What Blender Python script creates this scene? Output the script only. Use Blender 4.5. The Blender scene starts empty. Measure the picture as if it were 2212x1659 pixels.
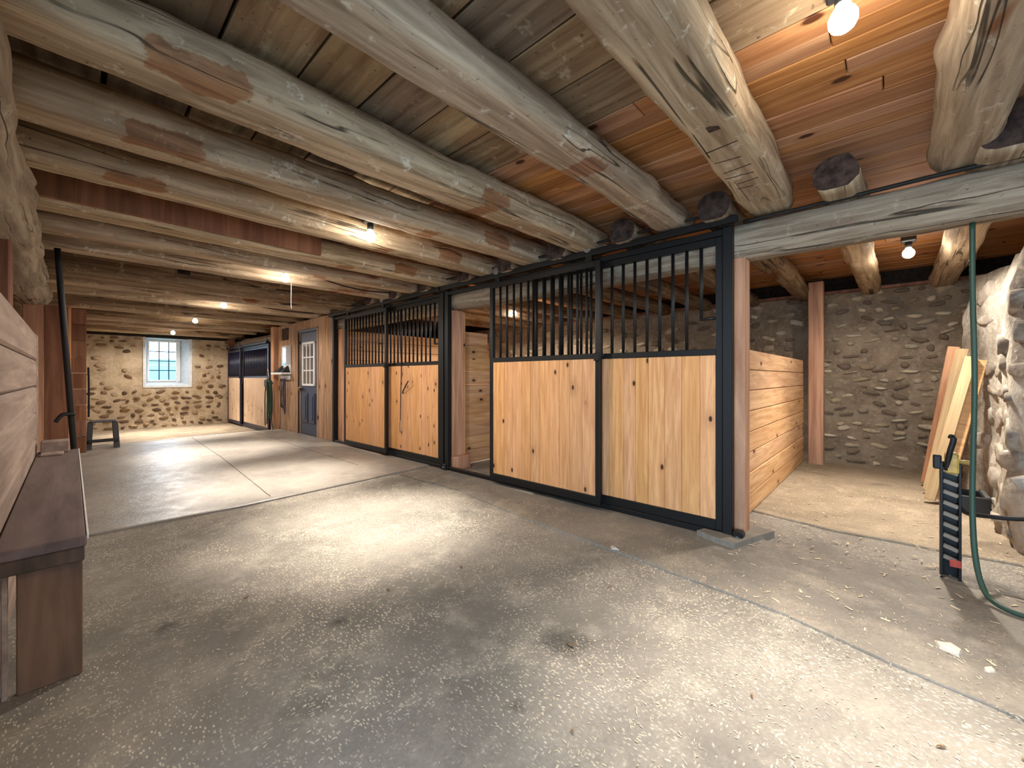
import bpy, bmesh, math, random
from mathutils import Vector, noise, Matrix
C = bpy.context.scene.collection
SC = bpy.context.scene
R = random.Random(7)
PI = math.pi

# ------------------------------------------------------------------ camera
FPX, PSI, H = 880.0, math.radians(47.25), 1.15
cd = bpy.data.cameras.new('camera'); cam = bpy.data.objects.new('camera', cd); C.objects.link(cam)
cd.sensor_fit = 'HORIZONTAL'; cd.sensor_width = 36.0; cd.lens = 36.0*FPX/2212.0
cd.shift_y = -14.5/2212.0; cd.clip_start = 0.02
cam.location = (0, 0, H); cam.rotation_euler = (PI/2, 0, -PSI)
SC.camera = cam
# ------------------------------------------------------------------ view, sky, lamps
SC.view_settings.view_transform = 'Standard'; SC.view_settings.look = 'None'
SC.view_settings.gamma = 1.0; SC.view_settings.use_curve_mapping = False
SC.view_settings.exposure = 0.2
w = bpy.data.worlds.new('sky'); SC.world = w; w.use_nodes = True
wb = w.node_tree.nodes['Background']; wb.inputs[0].default_value = (0.52, 0.75, 1.0, 1); wb.inputs[1].default_value = 9.5
SPOT_W, WIDE_W, GLOW_W = 540.0, 64.0, 8.0
WARM = (1.0, 0.91, 0.80)

# ------------------------------------------------------------------ materials
def lin(c):
    return tuple(((v/255)/12.92 if v/255 <= 0.04045 else ((v/255+0.055)/1.055)**2.4) for v in c) + (1,)

class NT:
    def __init__(s, name):
        s.m = bpy.data.materials.new(name); s.m.use_nodes = True; s.t = s.m.node_tree
        s.b = s.t.nodes['Principled BSDF']
    def n(s, typ, **kw):
        nd = s.t.nodes.new(typ)
        for k, v in kw.items(): setattr(nd, k, v)
        return nd
    def put(s, sock, v):
        if isinstance(v, bpy.types.NodeSocket): s.t.links.new(v, sock)
        else: sock.default_value = v
    def coord(s, scale=(1, 1, 1), rnd=True):
        tc = s.n('ShaderNodeTexCoord'); mp = s.n('ShaderNodeMapping'); v = tc.outputs['Object']
        if rnd:
            oi = s.n('ShaderNodeObjectInfo'); mu = s.n('ShaderNodeVectorMath', operation='SCALE')
            mu.inputs[0].default_value = (37.1, 53.7, 71.3); s.put(mu.inputs['Scale'], oi.outputs['Random'])
            ad = s.n('ShaderNodeVectorMath', operation='ADD'); s.put(ad.inputs[0], v); s.put(ad.inputs[1], mu.outputs[0]); v = ad.outputs[0]
        s.put(mp.inputs['Vector'], v); mp.inputs['Scale'].default_value = scale
        return mp.outputs[0]
    def noise(s, v, sc, det=5, ro=0.6, dist=0.0):
        nd = s.n('ShaderNodeTexNoise'); s.put(nd.inputs['Vector'], v); nd.inputs['Scale'].default_value = sc
        nd.inputs['Detail'].default_value = det; nd.inputs['Roughness'].default_value = ro; nd.inputs['Distortion'].default_value = dist
        return nd.outputs['Fac']
    def voro(s, v, sc, feature='F1', out='Distance', dim='3D'):
        nd = s.n('ShaderNodeTexVoronoi', feature=feature, voronoi_dimensions=dim); s.put(nd.inputs['Vector'], v); nd.inputs['Scale'].default_value = sc
        return nd.outputs[out]
    def mr(s, v, a, b, c=0.0, d=1.0, smooth=False):
        nd = s.n('ShaderNodeMapRange'); nd.clamp = True
        if smooth: nd.interpolation_type = 'SMOOTHSTEP'
        s.put(nd.inputs[0], v); nd.inputs[1].default_value = a; nd.inputs[2].default_value = b; nd.inputs[3].default_value = c; nd.inputs[4].default_value = d
        return nd.outputs[0]
    def mix(s, f, a, b):
        nd = s.n('ShaderNodeMix', data_type='RGBA'); s.put(nd.inputs[0], f); s.put(nd.inputs[6], a); s.put(nd.inputs[7], b)
        return nd.outputs[2]
    def math(s, op, a, b=0.0):
        nd = s.n('ShaderNodeMath', operation=op); s.put(nd.inputs[0], a); s.put(nd.inputs[1], b); return nd.outputs[0]
    def vary(s, col, amt=0.18, hue=0.0):
        oi = s.n('ShaderNodeObjectInfo'); hs = s.n('ShaderNodeHueSaturation'); s.put(hs.inputs['Color'], col)
        s.put(hs.inputs['Value'], s.mr(oi.outputs['Random'], 0, 1, 1-amt, 1+amt))
        r2 = s.math('FRACT', s.math('MULTIPLY', oi.outputs['Random'], 17.31))
        s.put(hs.inputs['Saturation'], s.mr(r2, 0, 1, 1-0.8*amt, 1+0.7*amt))
        if hue: s.put(hs.inputs['Hue'], s.mr(r2, 0, 1, 0.5-hue, 0.5+hue))
        return hs.outputs[0]
    def bump(s, h, strength, dist):
        nd = s.n('ShaderNodeBump'); nd.inputs['Strength'].default_value = strength; nd.inputs['Distance'].default_value = dist
        s.put(nd.inputs['Height'], h); s.put(s.b.inputs['Normal'], nd.outputs[0])
    def done(s, col, rough=0.8, spec=0.3):
        s.put(s.b.inputs['Base Color'], col); s.put(s.b.inputs['Roughness'], rough); s.b.inputs['Specular IOR Level'].default_value = spec
        return s.m

def wood(name, light, dark, ax=0, grain=22, patch=None, p_lo=0.55, p_hi=0.6, p_sc=1.6, knots=None, var=0.16, rough=0.75,
         bump=0.35, dist=0.004, streak=0.6, fleck=None, bare=None, crack=False, nrm=None):
    """Sawn or hewn wood: grain stretched along local axis ax, optional raw patches, knots and pale flecks."""
    N = NT(name)
    sc = [1.0, 1.0, 1.0]; sc[ax] = 0.07
    v = N.coord(tuple(sc)); u = N.coord((1, 1, 1))
    g = N.noise(v, grain, 6, 0.62, 0.6); g2 = N.noise(v, grain*0.28, 3, 0.5, 1.2)
    col = N.mix(N.mr(g, 0.36, 0.66), lin(dark), lin(light))
    col = N.mix(N.math('MULTIPLY', N.mr(g2, 0.48, 0.64), streak), col, N.mix(0.55, col, lin(dark)))
    h = g
    if patch:
        sp = [1.0, 1.0, 1.0]; sp[ax] = 0.45
        pn = N.noise(N.coord(tuple(sp)), p_sc, 4, 0.6, 0.3); pm = N.mr(pn, p_lo, p_hi)
        pc = N.mix(N.mr(g, 0.35, 0.65), lin(tuple(x*0.62 for x in patch)), lin(patch)); col = N.mix(pm, col, pc)
    if bare:
        an = N.n('ShaderNodeAttribute'); an.attribute_name = 'bare'
        bn = N.math('ADD', an.outputs['Fac'], N.mr(N.noise(u, 7, 5, 0.65), 0.3, 0.7, -0.5, 0.5)); bm_ = N.mr(bn, 0.42, 0.6, 0, 0.9)
    if fleck:
        fn = N.noise(u, 9, 6, 0.75, 0.2); col = N.mix(N.mr(fn, 0.58, 0.66, 0, 0.75), col, lin(fleck))
        dn = N.noise(u, 34, 3, 0.6); col = N.mix(N.mr(dn, 0.66, 0.74, 0, 0.7), col, lin(tuple(x*0.4 for x in dark)))
    if bare:
        pc = N.mix(N.mr(g, 0.36, 0.64), lin(tuple(x*0.66 for x in bare)), lin(bare)); col = N.mix(bm_, col, pc)
    if knots:
        sk = [1.0, 1.0, 1.0]; sk[ax] = 0.55
        kv = N.coord(tuple(sk))
        if nrm is not None:
            sp_ = N.n('ShaderNodeSeparateXYZ'); cb = N.n('ShaderNodeCombineXYZ'); N.put(sp_.inputs[0], kv)
            for q_, a_ in enumerate([i for i in range(3) if i != nrm]): N.put(cb.inputs[q_], sp_.outputs[a_])
            kv = cb.outputs[0]
        d = N.voro(kv, knots, dim='2D' if nrm is not None else '3D')
        oc = N.voro(kv, knots, 'F1', 'Color', '2D' if nrm is not None else '3D'); sx = N.n('ShaderNodeSeparateColor'); N.put(sx.inputs[0], oc)
        on = N.mr(sx.outputs[0], 0.64, 0.66); k = N.math('MULTIPLY', N.mr(d, 0.085, 0.055), on)
        d = N.math('ADD', N.math('MULTIPLY', d, N.mr(sx.outputs[1], 0, 1, 0.75, 2.4)), N.mr(N.noise(u, 30, 3, .6), .3, .7, -.02, .02))
        hal = N.math('MULTIPLY', N.mr(d, 0.3, 0.06, 0, 0.45), on)
        col = N.mix(hal, col, lin(tuple(x*0.72 for x in dark))); col = N.mix(k, col, lin((74, 40, 20)))
    if crack:
        cs = [1.0, 1.0, 1.0]; cs[ax] = 0.05
        cn = N.noise(N.coord(tuple(cs)), 7.5, 2, 0.5, 0.5); rid = N.math('ABSOLUTE', N.math('SUBTRACT', cn, 0.5))
        ck = N.math('MULTIPLY', N.mr(rid, 0.013, 0.004), N.mr(N.noise(u, 2.2, 3, 0.5), 0.46, 0.56))
        col = N.mix(N.math('MULTIPLY', ck, 0.85), col, lin(tuple(x*0.33 for x in dark)))
        chip = N.voro(N.coord(tuple(0.35 if i == ax else 1.0 for i in range(3))), 9.0)
        h = N.math('SUBTRACT', N.math('ADD', N.math('MULTIPLY', h, 0.6), N.math('MULTIPLY', chip, 0.5)), N.math('MULTIPLY', ck, 1.4))
    N.bump(h, bump, dist)
    return N.done(N.vary(col, var, 0.003), rough, 0.25)

def plain(name, col, rough=0.5, spec=0.4, metal=0.0, nz=0.0):
    N = NT(name); c = lin(col)
    if nz:
        f = N.noise(N.coord(), 18, 4); c = N.mix(N.mr(f, 0.35, 0.65), lin(tuple(x*(1-nz) for x in col)), lin(tuple(min(255, x*(1+nz)) for x in col)))
        N.bump(f, 0.15, 0.003)
    N.b.inputs['Metallic'].default_value = metal
    return N.done(c, rough, spec)

m_log = wood('whitewashed_log', (200, 178, 148), (138, 116, 92), 0, 20, patch=(168, 112, 70), p_lo=0.66, p_hi=0.69, p_sc=1.15, bare=(166, 118, 82),
             fleck=(220, 208, 188), var=0.07, rough=0.85, bump=0.7, crack=True, dist=0.012)
m_plate = wood('grey_plate_log', (176, 162, 142), (124, 108, 92), 0, 20, patch=(128, 88, 62), p_lo=0.66, p_hi=0.7, p_sc=1.2,
             fleck=(178, 168, 150), var=0.06, rough=0.85, bump=0.7, crack=True, dist=0.012)
m_hewn = wood('hewn_brown_beam', (150, 126, 98), (92, 72, 54), 0, 20, patch=(128, 78, 48), p_lo=0.58, p_hi=0.64, fleck=(170, 150, 122), var=0.1, rough=0.85, bump=0.6, crack=True, dist=0.01)
m_old = wood('old_ceiling_board', (172, 148, 120), (122, 98, 76), 1, 16, patch=(182, 162, 132), p_lo=0.56, p_hi=0.62, p_sc=2.4, fleck=(190, 172, 146), var=0.2, rough=0.9, bump=0.5)
m_new = wood('new_pine_ceiling_board', (204, 152, 106), (158, 106, 70), 1, 22, nrm=2, knots=3.6, var=0.16, rough=0.7, bump=0.3, streak=0.8)
m_pine = wood('pine_stall_board', (228, 174, 120), (198, 140, 90), 2, 34, nrm=0, knots=6.0, var=0.06, rough=0.6, bump=0.2, dist=0.002, streak=0.55)
m_pinex = wood('pine_partition_board', (222, 182, 138), (188, 142, 100), 0, 26, nrm=1, knots=4.6, var=0.1, rough=0.7, bump=0.3, dist=0.003, streak=0.6)
m_post = wood('brown_timber', (206, 160, 126), (160, 114, 86), 2, 14, knots=2.2, var=0.1, rough=0.8, bump=0.35, dist=0.004)
m_redpost = wood('reddish_timber', (150, 106, 82), (112, 76, 60), 2, 14, var=0.1, rough=0.85, bump=0.35, dist=0.004)
m_grayz = wood('weathered_vertical_board', (196, 160, 126), (140, 106, 78), 2, 24, nrm=0, knots=3.6, patch=(170, 150, 134), p_lo=0.56, p_hi=0.66, var=0.1, rough=0.8)
m_whitey = wood('grey_washed_board', (176, 158, 146), (136, 118, 108), 1, 13, var=0.08, rough=0.85, bump=0.4)
m_lumber = wood('pale_lumber', (214, 190, 152), (176, 148, 112), 2, 12, knots=3, var=.08, rough=.8)
m_lit_pine = wood('window_lit_far_board', (232, 208, 180), (196, 160, 126), 2, 30, nrm=0, knots=5, var=.06, rough=.7)  # pine made paler: window light on the far boards is in this colour
m_bench = wood('worn_bench_board', (128, 112, 108), (92, 78, 74), 1, 12, patch=(110, 92, 92), p_lo=0.5, p_hi=0.65, var=0.05, rough=0.6, bump=0.3)
m_benchx = wood('worn_bench_end', (134, 104, 84), (100, 76, 62), 2, 12, patch=(92, 84, 74), p_lo=0.55, p_hi=0.7, var=0.05, rough=0.8)
m_black = plain('black_painted_steel', (22, 22, 22), 0.45, 0.3, 0.0)
m_blue_lit = plain('blue_lit_dark_steel', (30, 34, 58), 0.38, 0.5)  # blue of the window daylight put into the dark frame colour
m_galv = plain('worn_metal', (150, 150, 148), 0.4, 0.5, 0.8)
m_cable = plain('black_cable', (30, 27, 25), 0.6, 0.3)
m_door = plain('slate_blue_door_paint', (62, 70, 92), 0.45, 0.4, nz=0.06)
m_white = plain('white_paint', (225, 226, 226), 0.5, 0.4, nz=0.03)
m_brass = plain('aged_brass', (150, 116, 60), 0.35, 0.5, 0.8)
m_hose = plain('green_hose_rubber', (42, 68, 54), 0.45, 0.4)
m_rope = plain('dark_rope', (34, 34, 38), 0.8, 0.2)
m_purple = plain('purple_grey_halter', (78, 70, 92), 0.8, 0.2)
m_plastic = plain('black_plastic', (34, 35, 37), 0.45, 0.45)
m_grey_plastic = plain('grey_plastic', (84, 88, 90), 0.4, 0.45)
m_yellow = plain('yellow_paint', (172, 142, 76), 0.5, 0.4, nz=0.15)
m_red = plain('red_paint', (160, 60, 46), 0.5, 0.4, nz=0.15)
m_slot = plain('grey_steel_rung', (122, 112, 100), 0.5, 0.5, 0.3)
m_straw = plain('straw', (206, 188, 158), 0.8, 0.2)
m_leaf = plain('dry_leaf', (120, 92, 66), 0.85, 0.2, nz=0.2)
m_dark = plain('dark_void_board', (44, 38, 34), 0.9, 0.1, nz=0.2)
m_rev = plain('whitewashed_plaster', (212, 214, 216), 0.85, 0.2, nz=0.05)
m_hedge = plain('hedge_green', (70, 130, 110), 0.9, 0.1, nz=0.35)
m_lawn = plain('lawn_green', (92, 150, 140), 0.9, 0.1, nz=0.2)
m_siding = plain('pale_teal_siding', (120, 180, 190), 0.8, 0.2, nz=0.05)
m_plug = plain('dark_burlap', (64, 52, 46), 0.9, 0.1, nz=0.3)

def glass():
    N = NT('window_glass'); N.b.inputs['Transmission Weight'].default_value = 1.0; N.b.inputs['IOR'].default_value = 1.01
    return N.done((0.95, 0.98, 1, 1), 0.0, 0.3)
m_glass = glass()
def dim_glass():
    N = NT('door_glass'); return N.done(lin((96, 88, 82)), 0.08, 0.6)
m_dglass = dim_glass()
def mirror():
    N = NT('mirror_glass'); N.b.inputs['Metallic'].default_value = 1.0; return N.done(lin((170, 200, 225)), 0.08, 0.5)
m_mirror = mirror()
def bulbmat():
    N = NT('lit_bulb'); N.b.inputs['Emission Color'].default_value = (1, 0.9, 0.74, 1); N.b.inputs['Emission Strength'].default_value = 40
    return N.done((1, 1, 1, 1), 0.4)
m_bulb = bulbmat()

def concrete(name, base, dark, light, fleck, rough=(0.6, 0.9), speck=0.5, stains=()):
    N = NT(name); v = N.coord(rnd=False)
    a = N.noise(v, 0.9, 6, 0.62, 0.4); b = N.noise(v, 4.5, 6, 0.7); c = N.noise(v, 60, 3, 0.7); e = N.noise(v, 2.1, 5, 0.6, 0.8)
    col = N.mix(N.mr(a, 0.38, 0.62), lin(dark), lin(base))
    col = N.mix(N.mr(b, 0.5, 0.72, 0, 0.7), col, lin(light))
    col = N.mix(N.mr(e, 0.62, 0.76, 0, 0.65), col, lin(tuple(x*0.72 for x in dark)))
    col = N.mix(N.mr(c, 0.4, 0.75, 0, 0.35), col, lin(tuple(x*0.6 for x in base)))
    # packed wood shavings: small pale oblong flecks, denser in patches
    vv = N.coord((1.0, 0.45, 1), rnd=False); d = N.voro(vv, 95); m = N.math('MULTIPLY', N.mr(d, 0.34, 0.2), N.mr(N.noise(v, 1.7, 4, 0.6), 0.42, 0.58))
    d2 = N.voro(N.coord((0.4, 1.0, 1), rnd=False), 70); m2 = N.math('MULTIPLY', N.mr(d2, 0.26, 0.16), N.mr(N.noise(v, 2.3, 4, 0.6), 0.45, 0.6))
    mm = N.math('MULTIPLY', N.math('MAXIMUM', m, m2), speck); col = N.mix(mm, col, lin(fleck))
    for (sx_, sy_, sr) in stains:
        ds = N.n('ShaderNodeVectorMath', operation='DISTANCE'); N.put(ds.inputs[0], v); ds.inputs[1].default_value = (sx_, sy_, 0)
        q = N.math('ADD', N.math('DIVIDE', ds.outputs['Value'], sr), N.mr(N.noise(v, 7, 5, .7), .3, .7, -.45, .45))
        col = N.mix(N.mr(q, 1.1, 0.3, 0, 0.7), col, lin(tuple(x*0.5 for x in dark)))
    hh = N.math('ADD', N.math('MULTIPLY', b, 1.2), N.math('ADD', N.math('MULTIPLY', c, 0.25), N.math('MULTIPLY', mm, 0.3)))
    N.bump(hh, 0.45, 0.012)
    return N.done(col, N.mr(b, 0.3, 0.7, rough[1], rough[0]), 0.4)
m_floor = concrete('aisle_concrete', (148, 141, 131), (112, 107, 99), (168, 160, 146), (214, 202, 180), (0.75, 0.95), 0.75, ((1.44, 1.04, .12), (1.05, .95, .05), (.85, 1.9, .05), (3.3, -.42, .25), (2.75, -.55, .2), (.30, 2.45, .06)))
m_slab = concrete('smooth_slab_concrete', (160, 153, 144), (132, 126, 120), (178, 168, 155), (200, 184, 158), (0.3, 0.5), 0.2)
m_apron = concrete('apron_concrete', (140, 132, 120), (112, 106, 98), (164, 152, 136), (190, 174, 148), (0.6, 0.85), 0.25)
m_sand = concrete('alcove_concrete', (168, 152, 130), (130, 116, 98), (188, 170, 144), (220, 202, 170), (0.8, 0.95), 0.6)

m_nose = concrete('worn_pale_edge', (206, 198, 186), (180, 172, 160), (220, 212, 200), (220, 210, 190), (0.6, 0.8), 0.1)
def stone(name, cols, dark, mottl=0.5):
    N = NT(name); v = N.coord(); a = N.noise(v, 9, 5, 0.65); b = N.noise(v, 40, 4, 0.7)
    oi = N.n('ShaderNodeObjectInfo'); cr = N.n('ShaderNodeValToRGB'); cr.color_ramp.interpolation = 'CONSTANT'
    N.put(cr.inputs[0], oi.outputs['Random'])
    e = cr.color_ramp.elements; e[0].position = 0; e[0].color = lin(cols[0]); e[1].position = 1.0/len(cols); e[1].color = lin(cols[1])
    for i in range(2, len(cols)):
        q = e.new(i/len(cols)); q.color = lin(cols[i])
    col = N.mix(N.mr(a, 0.4, 0.66, 0, mottl), cr.outputs[0], lin(dark)); N.bump(N.math('ADD', a, N.math('MULTIPLY', b, 0.4)), 0.6, 0.015)
    return N.done(N.vary(col, 0.12), 0.9, 0.2)
m_stone_far = stone('far_wall_stone', [(112, 90, 72), (142, 116, 90), (168, 144, 114), (92, 74, 60), (186, 164, 134), (130, 108, 86), (176, 152, 122), (122, 96, 66)], (88, 70, 56))
m_stone_side = stone('side_wall_stone', [(182, 166, 138), (146, 128, 106), (198, 184, 156), (122, 106, 88), (168, 150, 124), (112, 96, 80), (190, 174, 148)], (88, 74, 60))
m_stone_pier = stone('pier_stone', [(172, 162, 148), (150, 140, 128), (182, 174, 162), (130, 120, 108), (164, 156, 144)], (104, 92, 80), .8)

def mortar(name, base, dark, light):
    N = NT(name); v = N.coord(rnd=False); a = N.noise(v, 3, 6, 0.65, 0.5); b = N.noise(v, 16, 6, 0.75); c = N.noise(v, 1.1, 3, 0.5)
    col = N.mix(N.mr(a, 0.36, 0.62), lin(dark), lin(base)); col = N.mix(N.mr(b, 0.5, 0.68, 0, 0.8), col, lin(light)); col = N.mix(N.mr(c, 0.5, 0.7, 0, 0.4), col, lin(dark))
    N.bump(N.math('ADD', a, b), 0.9, 0.03); return N.done(col, 0.95, 0.15)
m_mort_far = mortar('far_wall_mortar', (206, 186, 158), (168, 146, 120), (222, 206, 180))
m_mort_side = mortar('side_wall_mortar', (158, 140, 118), (122, 106, 88), (178, 162, 138))
m_mort_pier = mortar('pier_mortar', (190, 182, 168), (136, 126, 112), (214, 208, 196))

# ------------------------------------------------------------------ builders
def tag(o, label=None, cat=None, group=None, kind=None):
    if label: o['label'] = label
    if cat: o['category'] = cat
    if group: o['group'] = group
    if kind: o['kind'] = kind
    return o
def empty(name, loc=(0, 0, 0)):
    o = bpy.data.objects.new(name, None); C.objects.link(o); o.location = loc; o.empty_display_size = 0.1
    return o
def wloc(o):
    v = Vector(o.location)
    while o.parent: o = o.parent; v += Vector(o.location)
    return v
def link(name, me, loc, parent=None, rot=(0, 0, 0)):
    o = bpy.data.objects.new(name, me); C.objects.link(o)
    loc = Vector(loc)
    if parent: loc = loc - wloc(parent); o.parent = parent
    o.location = loc; o.rotation_euler = rot
    return o
def mesh(name, vs, fs, m, smooth=False):
    me = bpy.data.meshes.new(name); me.from_pydata([tuple(v) for v in vs], [], fs); me.update()
    if smooth: me.polygons.foreach_set('use_smooth', [True]*len(me.polygons))
    if m: me.materials.append(m)
    return me
_box = {}
def boxmesh(s, m, bev):
    k = (round(s[0], 3), round(s[1], 3), round(s[2], 3), m.name, bev)
    if k not in _box:
        bm = bmesh.new(); bmesh.ops.create_cube(bm, size=1)
        for v in bm.verts: v.co = Vector((v.co.x*s[0], v.co.y*s[1], v.co.z*s[2]))
        b = min(bev, min(s)*0.3)
        if b > 0: bmesh.ops.bevel(bm, geom=list(bm.edges), offset=b, segments=1, affect='EDGES')
        me = bpy.data.meshes.new('block'); bm.to_mesh(me); bm.free(); me.materials.append(m); _box[k] = me
    return _box[k]
def box(name, lo, hi, m, parent=None, bev=0.004, rot=(0, 0, 0)):
    """A chamfered block between two corners (world), centred on its own origin."""
    lo, hi = Vector(lo), Vector(hi)
    return link(name, boxmesh(tuple(abs(hi[i]-lo[i]) for i in range(3)), m, bev), (lo+hi)/2, parent, rot)
_rod = {}
def rod(name, p, length, r, m, parent=None, axis='z', seg=10):
    k = (round(length, 3), round(r, 4), m.name, seg)
    if k not in _rod:
        bm = bmesh.new(); bmesh.ops.create_cone(bm, cap_ends=True, segments=seg, radius1=r, radius2=r, depth=length)
        me = bpy.data.meshes.new('rod'); bm.to_mesh(me); bm.free()
        for f in me.polygons: f.use_smooth = len(f.vertices) == 4
        me.materials.append(m); _rod[k] = me
    rot = {'z': (0, 0, 0), 'y': (PI/2, 0, 0), 'x': (0, PI/2, 0)}[axis]
    return link(name, _rod[k], p, parent, rot)
def smooth_path(pts, n=6):
    P = [Vector(p) for p in pts]; out = []
    for i in range(len(P)-1):
        a, b, c, d = P[max(i-1, 0)], P[i], P[i+1], P[min(i+2, len(P)-1)]
        for j in range(n):
            t = j/n
            out.append(0.5*((2*b)+(c-a)*t+(2*a-5*b+4*c-d)*t*t+(3*b-a-3*c+d)*t**3))
    out.append(P[-1]); return out
def tube(name, pts, r, m, parent=None, seg=8, n=6, flat=1.0):
    P = smooth_path(pts, n); o0 = P[0].copy(); vs, fs = [], []
    up = Vector((0.31, 0.57, 0.76)).normalized()
    for i, p in enumerate(P):
        t = (P[min(i+1, len(P)-1)]-P[max(i-1, 0)]).normalized()
        x = t.cross(up)
        if x.length < 1e-3: x = t.cross(Vector((1, 0, 0)))
        x.normalize(); y = t.cross(x)
        for k in range(seg):
            a = 2*PI*k/seg; vs.append(p-o0+x*(r*math.cos(a))+y*(r*flat*math.sin(a)))
    for i in range(len(P)-1):
        for k in range(seg):
            fs.append((i*seg+k, i*seg+(k+1) % seg, (i+1)*seg+(k+1) % seg, (i+1)*seg+k))
    fs.append(tuple(range(seg))[::-1]); fs.append(tuple((len(P)-1)*seg+k for k in range(seg)))
    return link(name, mesh(name, vs, fs, m, True), o0, parent)
def log(name, p0, p1, r0, r1, seed, m, parent=None, flat=0.78, top=0.9, rings=None, seg=22, rough=1.0, square=0.0, bumps=(), bare=(), cap=None):
    """A hewn log from p0 to p1 (axis heights): wavering round trunk with an adzed flat underside and knots.
    bumps: (t along, angle, height, spread) swellings."""
    p0, p1 = Vector(p0), Vector(p1); d = p1-p0; L = d.length
    rings = rings or max(24, int(L*16)); vs, fs, bv = [], [], []
    kn = random.Random(seed); K = [(kn.uniform(0.05, 0.95), kn.uniform(0, 2*PI), kn.uniform(0.1, 0.22), 0.05) for _ in range(5)]+list(bumps)
    for i in range(rings+1):
        t = i/rings; r = r0+(r1-r0)*t; x = (t-0.5)*L
        wy = rough*0.035*noise.noise((x*0.7, seed*3.1, 0.2)); wz = rough*0.018*noise.noise((x*0.6, seed*5.7, 9.1))
        for k in range(seg):
            a = 2*PI*k/seg; ca, sa = math.cos(a), math.sin(a)
            rr = r*(1.04+rough*(0.12*noise.noise((x*1.7, ca*1.1+seed, sa*1.1))+0.075*noise.noise((x*7, ca*2.6+seed*2, sa*2.6))))
            if square:
                q = 1/max(abs(ca), abs(sa)); rr *= (1-square)+square*min(q, 1.28)
            for (kt, ka, kh, ks) in K:
                da = (a-ka+PI) % (2*PI)-PI; dx = (t-kt)*L
                g = math.exp(-(dx/(ks*2.2))**2-(da/0.45)**2); rr += r*kh*g
            y, z = rr*ca, rr*sa
            fl = -flat*r*(1+rough*0.05*noise.noise((x*2.3, y*3+seed, 4.4)))
            if z < fl: z = fl+(z-fl)*0.06
            if z > top*r: z = top*r
            vs.append((x, y+wy, z+wz)); bb = 0.0; wx = (p0.x+p1.x)/2+x
            for (xa, xb, ac, aw) in bare:
                da = abs((a-ac+PI) % (2*PI)-PI)
                bb = max(bb, min(1, (wx-xa)/.05+.5, (xb-wx)/.10+.5, (aw-da)/.35+.5))
            bv.append(max(0.0, bb))
    for i in range(rings):
        for k in range(seg):
            fs.append((i*seg+k, i*seg+(k+1) % seg, (i+1)*seg+(k+1) % seg, (i+1)*seg+k))
    fs.append(tuple(range(seg))[::-1]); fs.append(tuple(rings*seg+k for k in range(seg)))
    me = mesh(name, [(-0+v[0], v[1], v[2]) for v in vs], [f[::-1] for f in fs], m, True)
    at = me.attributes.new('bare', 'FLOAT', 'POINT'); at.data.foreach_set('value', bv)
    if cap:
        me.materials.append(cap)
        for f in me.polygons[-2:]: f.material_index = 1; f.use_smooth = False
    yaw = math.atan2(d.y, d.x); pit = -math.asin(max(-1, min(1, d.z/L)))
    return link(name, me, (p0+p1)/2, parent, (0, pit, yaw))
def grid_wall(name, o, u, v, nu, nv, amp, m, parent=None, seed=0, hole=None, sc=2.2):
    """A lumpy wall face: origin o, edge vectors u (along) and v (up); displaced along its normal."""
    o, u, v = Vector(o), Vector(u), Vector(v); nrm = u.cross(v).normalized(); vs, fs = [], []
    for j in range(nv+1):
        for i in range(nu+1):
            p = u*(i/nu)+v*(j/nv); q = o+p
            vs.append(p+nrm*(amp*(noise.noise((q.x*sc+seed, q.y*sc, q.z*sc))+0.5*noise.noise((q.x*sc*3, q.y*sc*3+seed, q.z*sc*3)))))
    for j in range(nv):
        for i in range(nu):
            c = u*((i+.5)/nu)+v*((j+.5)/nv)
            if hole and hole(o+c): continue
            a = j*(nu+1)+i; fs.append((a, a+1, a+nu+2, a+nu+1))
    return link(name, mesh(name, vs, fs, m, True), o, parent)
def stones(parent, place, spots, m, seed, rise=0.03):
    """Individual field stones: irregular pillows seated in the mortar. place(s, h) -> (point, along, up, normal)."""
    rn = random.Random(seed)
    for (s, h, w_, t_) in spots:
        p, U, V, Nn = place(s, h); n = rn.choice((7, 8, 9)); ph = rn.uniform(0, 2*PI); vs = []; fs = []
        tilt = rn.gauss(0, 0.2); rr = [rn.uniform(0.66, 1.1) for _ in range(n)]; hh = rise*rn.uniform(0.5, 1.25)
        for (f, z) in ((1.0, -0.05), (0.93, hh*0.45), (0.62, hh)):
            for k in range(n):
                a = ph+2*PI*k/n; ca, sa = math.cos(a), math.sin(a); e = (abs(ca)**2.4+abs(sa)**2.4)**(-1/2.4)
                x, y = f*rr[k]*e*ca*w_/2, f*rr[k]*e*sa*t_/2
                x, y = x*math.cos(tilt)-y*math.sin(tilt), x*math.sin(tilt)+y*math.cos(tilt)
                vs.append(U*x+V*y+Nn*(z+rn.uniform(-.003, .003)))
        for L in (0, 1):
            for k in range(n):
                fs.append((L*n+k, L*n+(k+1) % n, (L+1)*n+(k+1) % n, (L+1)*n+k))
        fs.append(tuple(2*n+k for k in range(n)))
        link('stone', mesh('stone', vs, fs, m, True), p, parent)
def courses(s0, s1, h0, h1, rn, wr, tr, keep=lambda s, h: True, gap=0.02, skip=0.15):
    """Rubble coursing: rows of uneven stones; returns (along, height, width, thickness)."""
    out, h = [], h0
    while h < h1-0.04:
        t = rn.uniform(*tr); s = s0-rn.uniform(0, 0.2)
        while s < s1:
            w_ = rn.uniform(*wr)
            tt = t*rn.uniform(0.7, 1.05)
            if s > s0-0.03 and s+w_ < s1+0.04 and rn.random() > skip and keep(s+w_/2, h+t/2): out.append((s+w_/2, h+t/2+rn.uniform(-.035, .035), w_-gap, (tt-gap)*rn.uniform(.75, 1.05)))
            s += w_+rn.uniform(0, 0.03)
        h += t
    return out

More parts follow.
